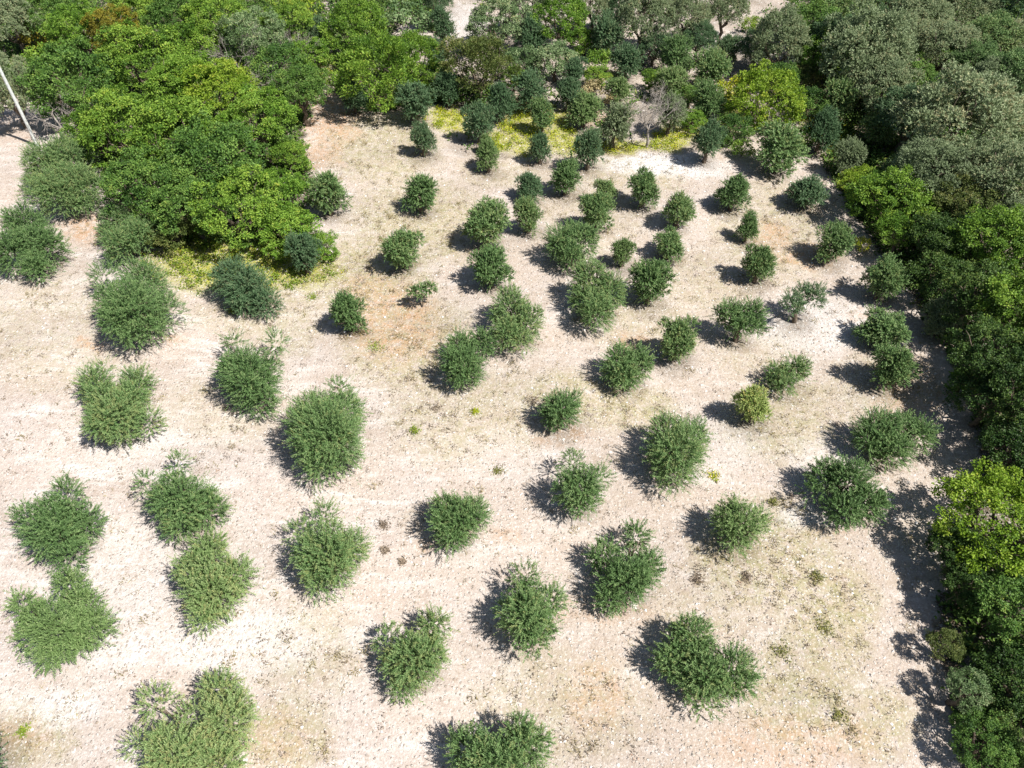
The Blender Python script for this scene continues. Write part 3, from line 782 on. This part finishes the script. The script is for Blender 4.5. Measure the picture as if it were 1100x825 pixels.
# ------------------------------------------------------------------ utility pole
px_, py_, _ = place(42, 160, 0)
pole = thing('utility_pole', 'white slender utility pole rising out of the shaggy olive', 'pole', px_, py_)
add('shaft', tube_mesh('pole_shaft', [tube([(0, 0, -.3), (0, 0, 3), (0, 0, 6), (0, 0, 8.5)], [.095, .088, .08, .07], 14)], M['pole']), pole)
add('crossarm', tube_mesh('pole_crossarm', [tube([(-.8, 0, 8.1), (0, 0, 8.1), (.8, 0, 8.1)], [.05, .05, .05], 8)], M['steel']), pole)
for sx in (-.7, 0.35, .7):
    add('insulator', tube_mesh('pole_insulator', [tube([(sx, 0, 8.15), (sx, 0, 8.22), (sx, 0, 8.3), (sx, 0, 8.36)], [.03, .06, .045, .05], 10)], M['pole']), pole)

# ------------------------------------------------------------------ ground sheet
LW = [(-80,-60),(352,-60),(345,90),(322,150),(335,195),(330,262),(300,270),(210,262),(160,262),(112,205),(98,150),(60,118),(30,105),(-80,100)]
CW = [(352,-60),(470,-60),(472,40),(440,20),(420,36),(455,80),(545,105),(520,118),(470,110),(440,120),(400,122),(360,100)]
RW = [(850,-60),(1500,-60),(1500,1200),(1010,1200),(1030,800),(1022,740),(1004,690),(1010,640),(1030,560),(1055,505),(1045,440),(1020,385),(985,330),(945,275),(910,215),(880,165),(905,120),(870,80)]
def inside(poly, x, y):
    c = np.zeros(x.shape, bool); n = len(poly)
    for i in range(n):
        x1, y1 = poly[i]; x2, y2 = poly[(i + 1) % n]
        if y1 == y2: continue
        c ^= ((y1 > y) != (y2 > y)) & (x < (x2 - x1) * (y - y1) / (y2 - y1) + x1)
    return c
ORANGE = [(355,125,34,30,1),(345,160,26,26,.7),(420,345,50,42,.8),(395,310,30,22,.5),(92,245,22,16,.9),(100,372,14,6,.9),(185,365,16,7,.7),(440,120,16,14,.5),
          (560,110,30,10,.6),(640,125,40,12,.9),(868,275,34,12,.8),(830,252,24,14,.7),(925,340,20,7,.8),(975,415,36,34,.5),(1015,430,16,8,1),(680,365,22,10,.7),
          (640,655,70,16,.35),(640,745,30,40,.5),(850,800,90,30,.5),(600,468,30,12,.7),(975,140,26,20,.9),(935,120,20,20,.6),(545,575,14,8,.5),(330,115,12,30,.6),
          (460,585,18,8,.4),(905,510,14,8,.7),(900,560,40,20,.3),(300,795,30,30,.3),(20,790,30,20,.5),(1045,225,20,10,.7),(620,60,30,20,.3),(445,330,10,6,.8),(940,312,12,8,.5),
          (895,95,14,30,.5),(770,95,30,20,.4),(15,140,30,20,.35)]
STRAW = [(410,160,60,40,.7),(450,240,70,45,.8),(400,300,60,50,.9),(440,370,70,50,.7),(540,185,50,18,.4),(660,180,50,22,.5),(700,190,30,20,.6),(620,430,70,28,.7),(680,440,50,24,.8),
         (830,250,60,50,.6),(760,300,60,30,.4),(840,455,60,40,.6),(820,600,70,60,.8),(890,660,50,60,.8),(860,740,60,60,.7),(940,780,40,40,.6),(760,660,60,40,.3),(600,760,90,60,.4),
         (330,700,60,50,.4),(310,790,50,40,.6),(60,360,90,60,.35),(300,340,50,40,.5),(180,300,30,30,.5),(240,440,60,40,.3),(30,790,50,40,.6),(480,450,60,50,.5),(550,440,40,40,.4),
         (950,420,60,40,.4),(480,560,40,20,.3),(860,420,40,12,.6),(925,150,20,24,.5),(470,210,24,20,.5),(630,220,60,60,.3),(700,350,60,30,.4),(250,340,40,20,.4),(990,600,40,40,.2),(820,380,50,30,.3),(520,420,26,16,.5)]
WHITE = [(700,178,52,12,1),(750,185,40,8,.6),(120,640,70,90,.4),(250,690,90,40,.5),(60,760,60,20,.6),(500,28,20,22,.6),(880,500,40,30,.3),(760,480,60,40,.3),(880,350,70,30,.5),(620,340,40,14,.3),
         (870,555,40,14,.6),(400,690,40,20,.3),(150,480,60,30,.3),(560,490,60,30,.2),(790,48,28,10,.6)]
YEL = [(485,128,26,13,1),(562,138,26,25,1),(535,150,16,12,.9),(592,128,20,12,.9),(600,150,20,14,.9),(650,157,70,7,1),(720,152,24,12,1),(740,140,20,16,.8),(250,284,84,30,1),(215,268,40,20,1),(905,150,14,22,.8),(790,120,16,22,.8),(655,80,14,6,.8),(310,288,50,22,.9),(872,120,14,26,.6),(350,70,10,12,.8)]
def mask(bl, u, v):
    m = np.zeros(u.shape)
    for (x, y, a, b, s) in bl:
        q = ((u - x) / (a * 1.25)) ** 2 + ((v - y) / (b * 1.25)) ** 2
        m = np.maximum(m, s * np.clip(1.35 * (1 - q), 0, 1))
    return m

gx = np.concatenate([-np.geomspace(300, 34, 14)[:-1], np.arange(-34, 34.01, .2), np.geomspace(34, 300, 14)[1:]])
gy = np.concatenate([-np.geomspace(120, 6, 10)[:-1] - 0.0, np.arange(-6, 66.01, .2), np.geomspace(66, 700, 14)[1:]])
X, Y = np.meshgrid(gx, gy); Z = ground_z(X, Y)
V = np.stack([X, Y, Z], -1).reshape(-1, 3)
nx, ny = len(gx), len(gy)
i0 = (np.arange(ny - 1)[:, None] * nx + np.arange(nx - 1)[None, :]).ravel()
Fq = np.stack([i0, i0 + 1, i0 + nx + 1, i0 + nx], 1)
gm = mesh_from('ground', V, Fq, M['ground'], smooth=True)
U_, V_ = to_px(V[:, 0], V[:, 1])
jit = 5 * np.sin(V[:, 0] * 2.1) * np.cos(V[:, 1] * 1.7) + 3 * np.sin(V[:, 0] * 4.7 + V[:, 1] * 3.9)
Uj, Vj = U_ + jit, V_ + jit * .6
wood = (inside(LW, Uj, Vj) | inside(CW, Uj, Vj) | inside(RW, Uj, Vj)).astype(float)
wood = np.maximum(wood, (V_ < -40) * .8)
terr = (Vj < 168) & (Uj > 480) & (Uj < 900)
wood = np.maximum(wood, terr * np.clip(.30 + .35 * np.sin(V[:, 0] * .9) * np.cos(V[:, 1] * .8), 0, 1) * (1 - mask(WHITE, Uj, Vj)))
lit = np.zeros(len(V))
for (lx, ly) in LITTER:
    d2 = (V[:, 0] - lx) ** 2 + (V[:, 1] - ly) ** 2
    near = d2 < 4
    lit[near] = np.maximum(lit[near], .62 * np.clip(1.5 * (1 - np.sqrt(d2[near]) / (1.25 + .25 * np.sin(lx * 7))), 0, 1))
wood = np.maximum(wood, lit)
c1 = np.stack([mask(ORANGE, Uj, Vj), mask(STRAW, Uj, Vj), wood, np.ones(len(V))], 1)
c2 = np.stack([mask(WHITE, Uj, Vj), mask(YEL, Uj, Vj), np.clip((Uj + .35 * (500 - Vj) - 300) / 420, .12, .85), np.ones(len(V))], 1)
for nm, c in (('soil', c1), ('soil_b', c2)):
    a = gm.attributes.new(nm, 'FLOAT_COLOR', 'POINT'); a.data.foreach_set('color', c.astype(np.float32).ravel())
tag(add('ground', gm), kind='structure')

# ------------------------------------------------------------------ scatters nobody could count
def scatter_pts(n, vmin=-20):
    u = rng.uniform(-40, 1140, n * 3); v = rng.uniform(vmin, 860, n * 3)
    # even density over the ground, not over the picture
    b = (v - CY) / F; t = H / (SP + b * CP)
    wgt = (t / t.max()) ** 3
    kp = rng.random(len(u)) < wgt * 1.0
    u, v, t = u[kp], v[kp], t[kp]
    u, v, t = u[:n], v[:n], t[:n]
    b = (v - CY) / F
    return u, v, t * (u - CX) / F, t * (CP - b * SP)

# pebbles
u, v, x, y = scatter_pts(90000)
wd = inside(LW, u, v) | inside(CW, u, v) | inside(RW, u, v)
lump = np.sin(x * .9 + 2) * np.cos(y * .7) + np.sin(x * 2.3 + y * 1.9)
kp = ~wd & (rng.random(len(x)) < .45 + .3 * lump + .5 * mask(WHITE, u, v) + .2 * (u > 500))
x, y, u, v = x[kp], y[kp], u[kp], v[kp]
n = len(x); s = .016 + .062 * rng.random(n) ** 2.6; big = rng.random(n) < .006; s[big] *= 1.8
octv = np.array([(1, 0, 0), (0, 1, 0), (-1, 0, 0), (0, -1, 0), (0, 0, .7), (0, 0, -.4)], float)
octf = np.array([(0, 1, 4), (1, 2, 4), (2, 3, 4), (3, 0, 4), (1, 0, 5), (2, 1, 5), (3, 2, 5), (0, 3, 5)])
a = rng.uniform(0, 6.28, n); ca, sa = np.cos(a), np.sin(a)
pv = octv[None] * rng.uniform(.6, 1.35, (n, 6, 1)) * np.stack([np.ones(n), rng.uniform(.5, 1, n), rng.uniform(.5, .9, n)], 1)[:, None, :] * s[:, None, None]
qx = pv[..., 0] * ca[:, None] - pv[..., 1] * sa[:, None]; qy = pv[..., 0] * sa[:, None] + pv[..., 1] * ca[:, None]
pv = np.stack([qx + x[:, None], qy + y[:, None], pv[..., 2] + (ground_z(x, y) + s * .2)[:, None]], -1)
pf = (octf[None] + (np.arange(n) * 6)[:, None, None]).reshape(-1, 3)
tag(add('pebbles', mesh_from('pebbles', pv.reshape(-1, 3), pf, M['stone'], np.repeat(np.clip(rng.normal(.60, .32, n), 0, 1), 8))),
    'pale pebbles and stones strewn over the bare field', 'stones', kind='stuff')

# low plants made of leaf faces
def low_leaves(x, y, hmax, leaf, per, spread, up=.8, wid=.5):
    n = len(x)
    X_ = np.repeat(x, per) + rng.normal(size=n * per) * spread; Y_ = np.repeat(y, per) + rng.normal(size=n * per) * spread
    z = ground_z(X_, Y_) + np.repeat(rng.uniform(.1, 1, n), per) * hmax * rng.random(n * per)
    P = np.stack([X_, Y_, z], 1); D = rng.normal(size=(n * per, 3)); D[:, 2] = np.abs(D[:, 2]) * up + .1
    Nn = rng.normal(size=(n * per, 3)) * .5 + np.array([0, 0, 1.0])
    L = leaf * rng.uniform(.6, 1.3, n * per)
    T = np.clip(np.repeat(rng.normal(.45, .17, n), per) + rng.normal(size=n * per) * .13, 0, 1)
    return P, D, Nn, L, L * wid, T
# dry grass
u, v, x, y = scatter_pts(30000)
wd = inside(LW, u, v) | inside(CW, u, v) | inside(RW, u, v)
ms = mask(STRAW, u, v) + .5 * mask(ORANGE, u, v)
kp = ~wd & (rng.random(len(x)) < .07 + .8 * ms)
x, y = x[kp], y[kp]
tag(add('dry_grass', leaf_mesh('dry_grass', *low_leaves(x, y, .05, .13, 9, .07, 1.4, .14), M['straw'])), 'thin dry straw grass over the golden patches of the field', 'grass', kind='stuff')
u, v, x, y = scatter_pts(12000)
wd = inside(LW, u, v) | inside(CW, u, v) | inside(RW, u, v)
pat = np.sin(x * 1.1 + .7 * y) * np.cos(y * .9 - .5 * x)
kp = ~wd & (rng.random(len(x)) < (.10 + .75 * mask(STRAW, u, v)) * np.clip(.35 + pat, 0, 1))
tag(add('dry_tufts', leaf_mesh('dry_tufts', *low_leaves(x[kp], y[kp], .13, .15, 26, .11, 1.2, .16), M['straw'])), 'bigger straw-coloured tufts of dried herbs', 'grass', kind='stuff')
# sparse green-brown weeds
u, v, x, y = scatter_pts(22000)
wd = inside(LW, u, v) | inside(CW, u, v) | inside(RW, u, v)
DRY = [(465,455,60,42,1),(430,585,30,40,.8),(660,655,50,30,.6),(335,715,60,40,.8),(785,612,60,40,1),(90,455,60,40,.5),(870,650,60,60,.8),(560,560,40,30,.5),(230,470,50,40,.4),(640,790,60,40,.5)]
kp = ~wd & (rng.random(len(x)) < .05 + .45 * mask(STRAW, u, v) + .75 * mask(DRY, u, v))
tag(add('weeds', leaf_mesh('weeds', *low_leaves(x[kp], y[kp], .09, .08, 16, .08, 1.1, .35), M['dryweed'])), 'tiny brown and olive weeds dotted over the field', 'weeds', kind='stuff')
# yellow-green ground cover
u, v, x, y = scatter_pts(60000)
my = mask(YEL, u, v)
jl = np.sin(x * 3.1) * np.cos(y * 2.7) * .25
grn = ((u - 262) / 105) ** 2 + ((v - 280) / 45) ** 2 < 1
kp = (rng.random(len(x)) < my * (1.0 + 2 * jl)) & (my > .12) & ~grn
tag(add('yellow_ground_cover', leaf_mesh('yellow_ground_cover', *low_leaves(x[kp], y[kp], .34, .10, 24, .13, .9, .5), M['yellow'])), 'bright yellow low ground cover along the terrace edge', 'ground cover', kind='stuff')
kp = (rng.random(len(x)) < my * (1.0 + 2 * jl)) & (my > .12) & grn
tag(add('green_ground_cover', leaf_mesh('green_ground_cover', *low_leaves(x[kp], y[kp], .38, .11, 26, .13, .9, .55), M['cover'])), 'yellow-green creeping ground cover below the left wood', 'ground cover', kind='stuff')
# undergrowth in the woods
u, v, x, y = scatter_pts(120000, -60)
kp = inside(LW, u, v) | inside(CW, u, v) | (inside(RW, u, v))
kp |= (v < 165) & (u > 470) & (u < 900) & (mask(WHITE, u, v) < .1) & (rng.random(len(x)) < .10 + .3 * np.sin(x * 1.3) * np.cos(y * 1.1)) & (mask(YEL, u, v) < .1)
kp &= rng.random(len(x)) < .75
tag(add('undergrowth', leaf_mesh('undergrowth', *low_leaves(x[kp], y[kp], .55, .20, 12, .17, .6, .6), M['under'])), 'dark leafy undergrowth on the woodland floor', 'undergrowth', kind='stuff')

# countable weeds in the field
WEEDS = [
 (840,701,20,'weed','olive-yellow weed clump on the lower right slope, below the other yellow one'),
 (885,676,20,'weed','yellow-green weed clump with a dark left side on the lower right slope'),
 (876,620,14,'weed','flat green weed above the yellow-green clump'),
 (750,623,13,'dryweed','brown round weed right of the olive with a dark hollow'),
 (801,622,10,'dryweed','smaller brown weed right of the brown round one'),
 (767,510,12,'yellow','yellow weed at the right foot of the largest round olive'),
 (831,538,10,'weed','small green weed left of the big lobed olive'),
 (403,372,15,'cover','yellowish weed on the golden soil patch'),
 (446,464,11,'cover','faint yellow weed in the bare centre left'),
 (510,441,7,'yellow','tiny bright yellow weed below the close pair'),
 (336,318,12,'cover','yellow-green weed right of the low olive bush'),
 (248,332,9,'cover','small weed below the low olive bush'),
 (412,563,11,'dryweed','dry brown weed left of the neat olive ball'),
 (414,590,9,'dryweed','lower dry brown weed left of the neat olive ball'),
 (432,602,8,'dryweed','third dry brown weed, nearest below left of the neat olive ball'),
 (535,503,12,'weed','grey-green weed above the neat olive ball'),
 (468,438,12,'dryweed','dark brown weed above the bare centre'),
 (572,432,13,'dryweed','dead twiggy tuft at the left foot of the small dense olive bush'),
 (22,783,12,'cover','yellow-green weed near the bottom left corner'),
 (900,770,18,'weed','wide pale weed patch near the bottom right shadow'),
]
for (u, v, w, mt, lb) in WEEDS:
    x, y, t = place(u, v, .08); R = w / 2 * t / F
    r = thing('weed_clump', lb, 'weed', x, y, 'weed clumps on the bare field')
    P, D, Nn, L, W, T = low_leaves(np.zeros(5), np.zeros(5), .15, .09, 34, R * .56, .8, .36)
    P[:, 2] -= ground_z(P[:, 0], P[:, 1])
    add('foliage', leaf_mesh('weed_foliage', P, D, Nn, L, W, T, M[mt]), r)
print('objects', len(bpy.data.objects), 'verts', sum(len(m.vertices) for m in bpy.data.meshes))
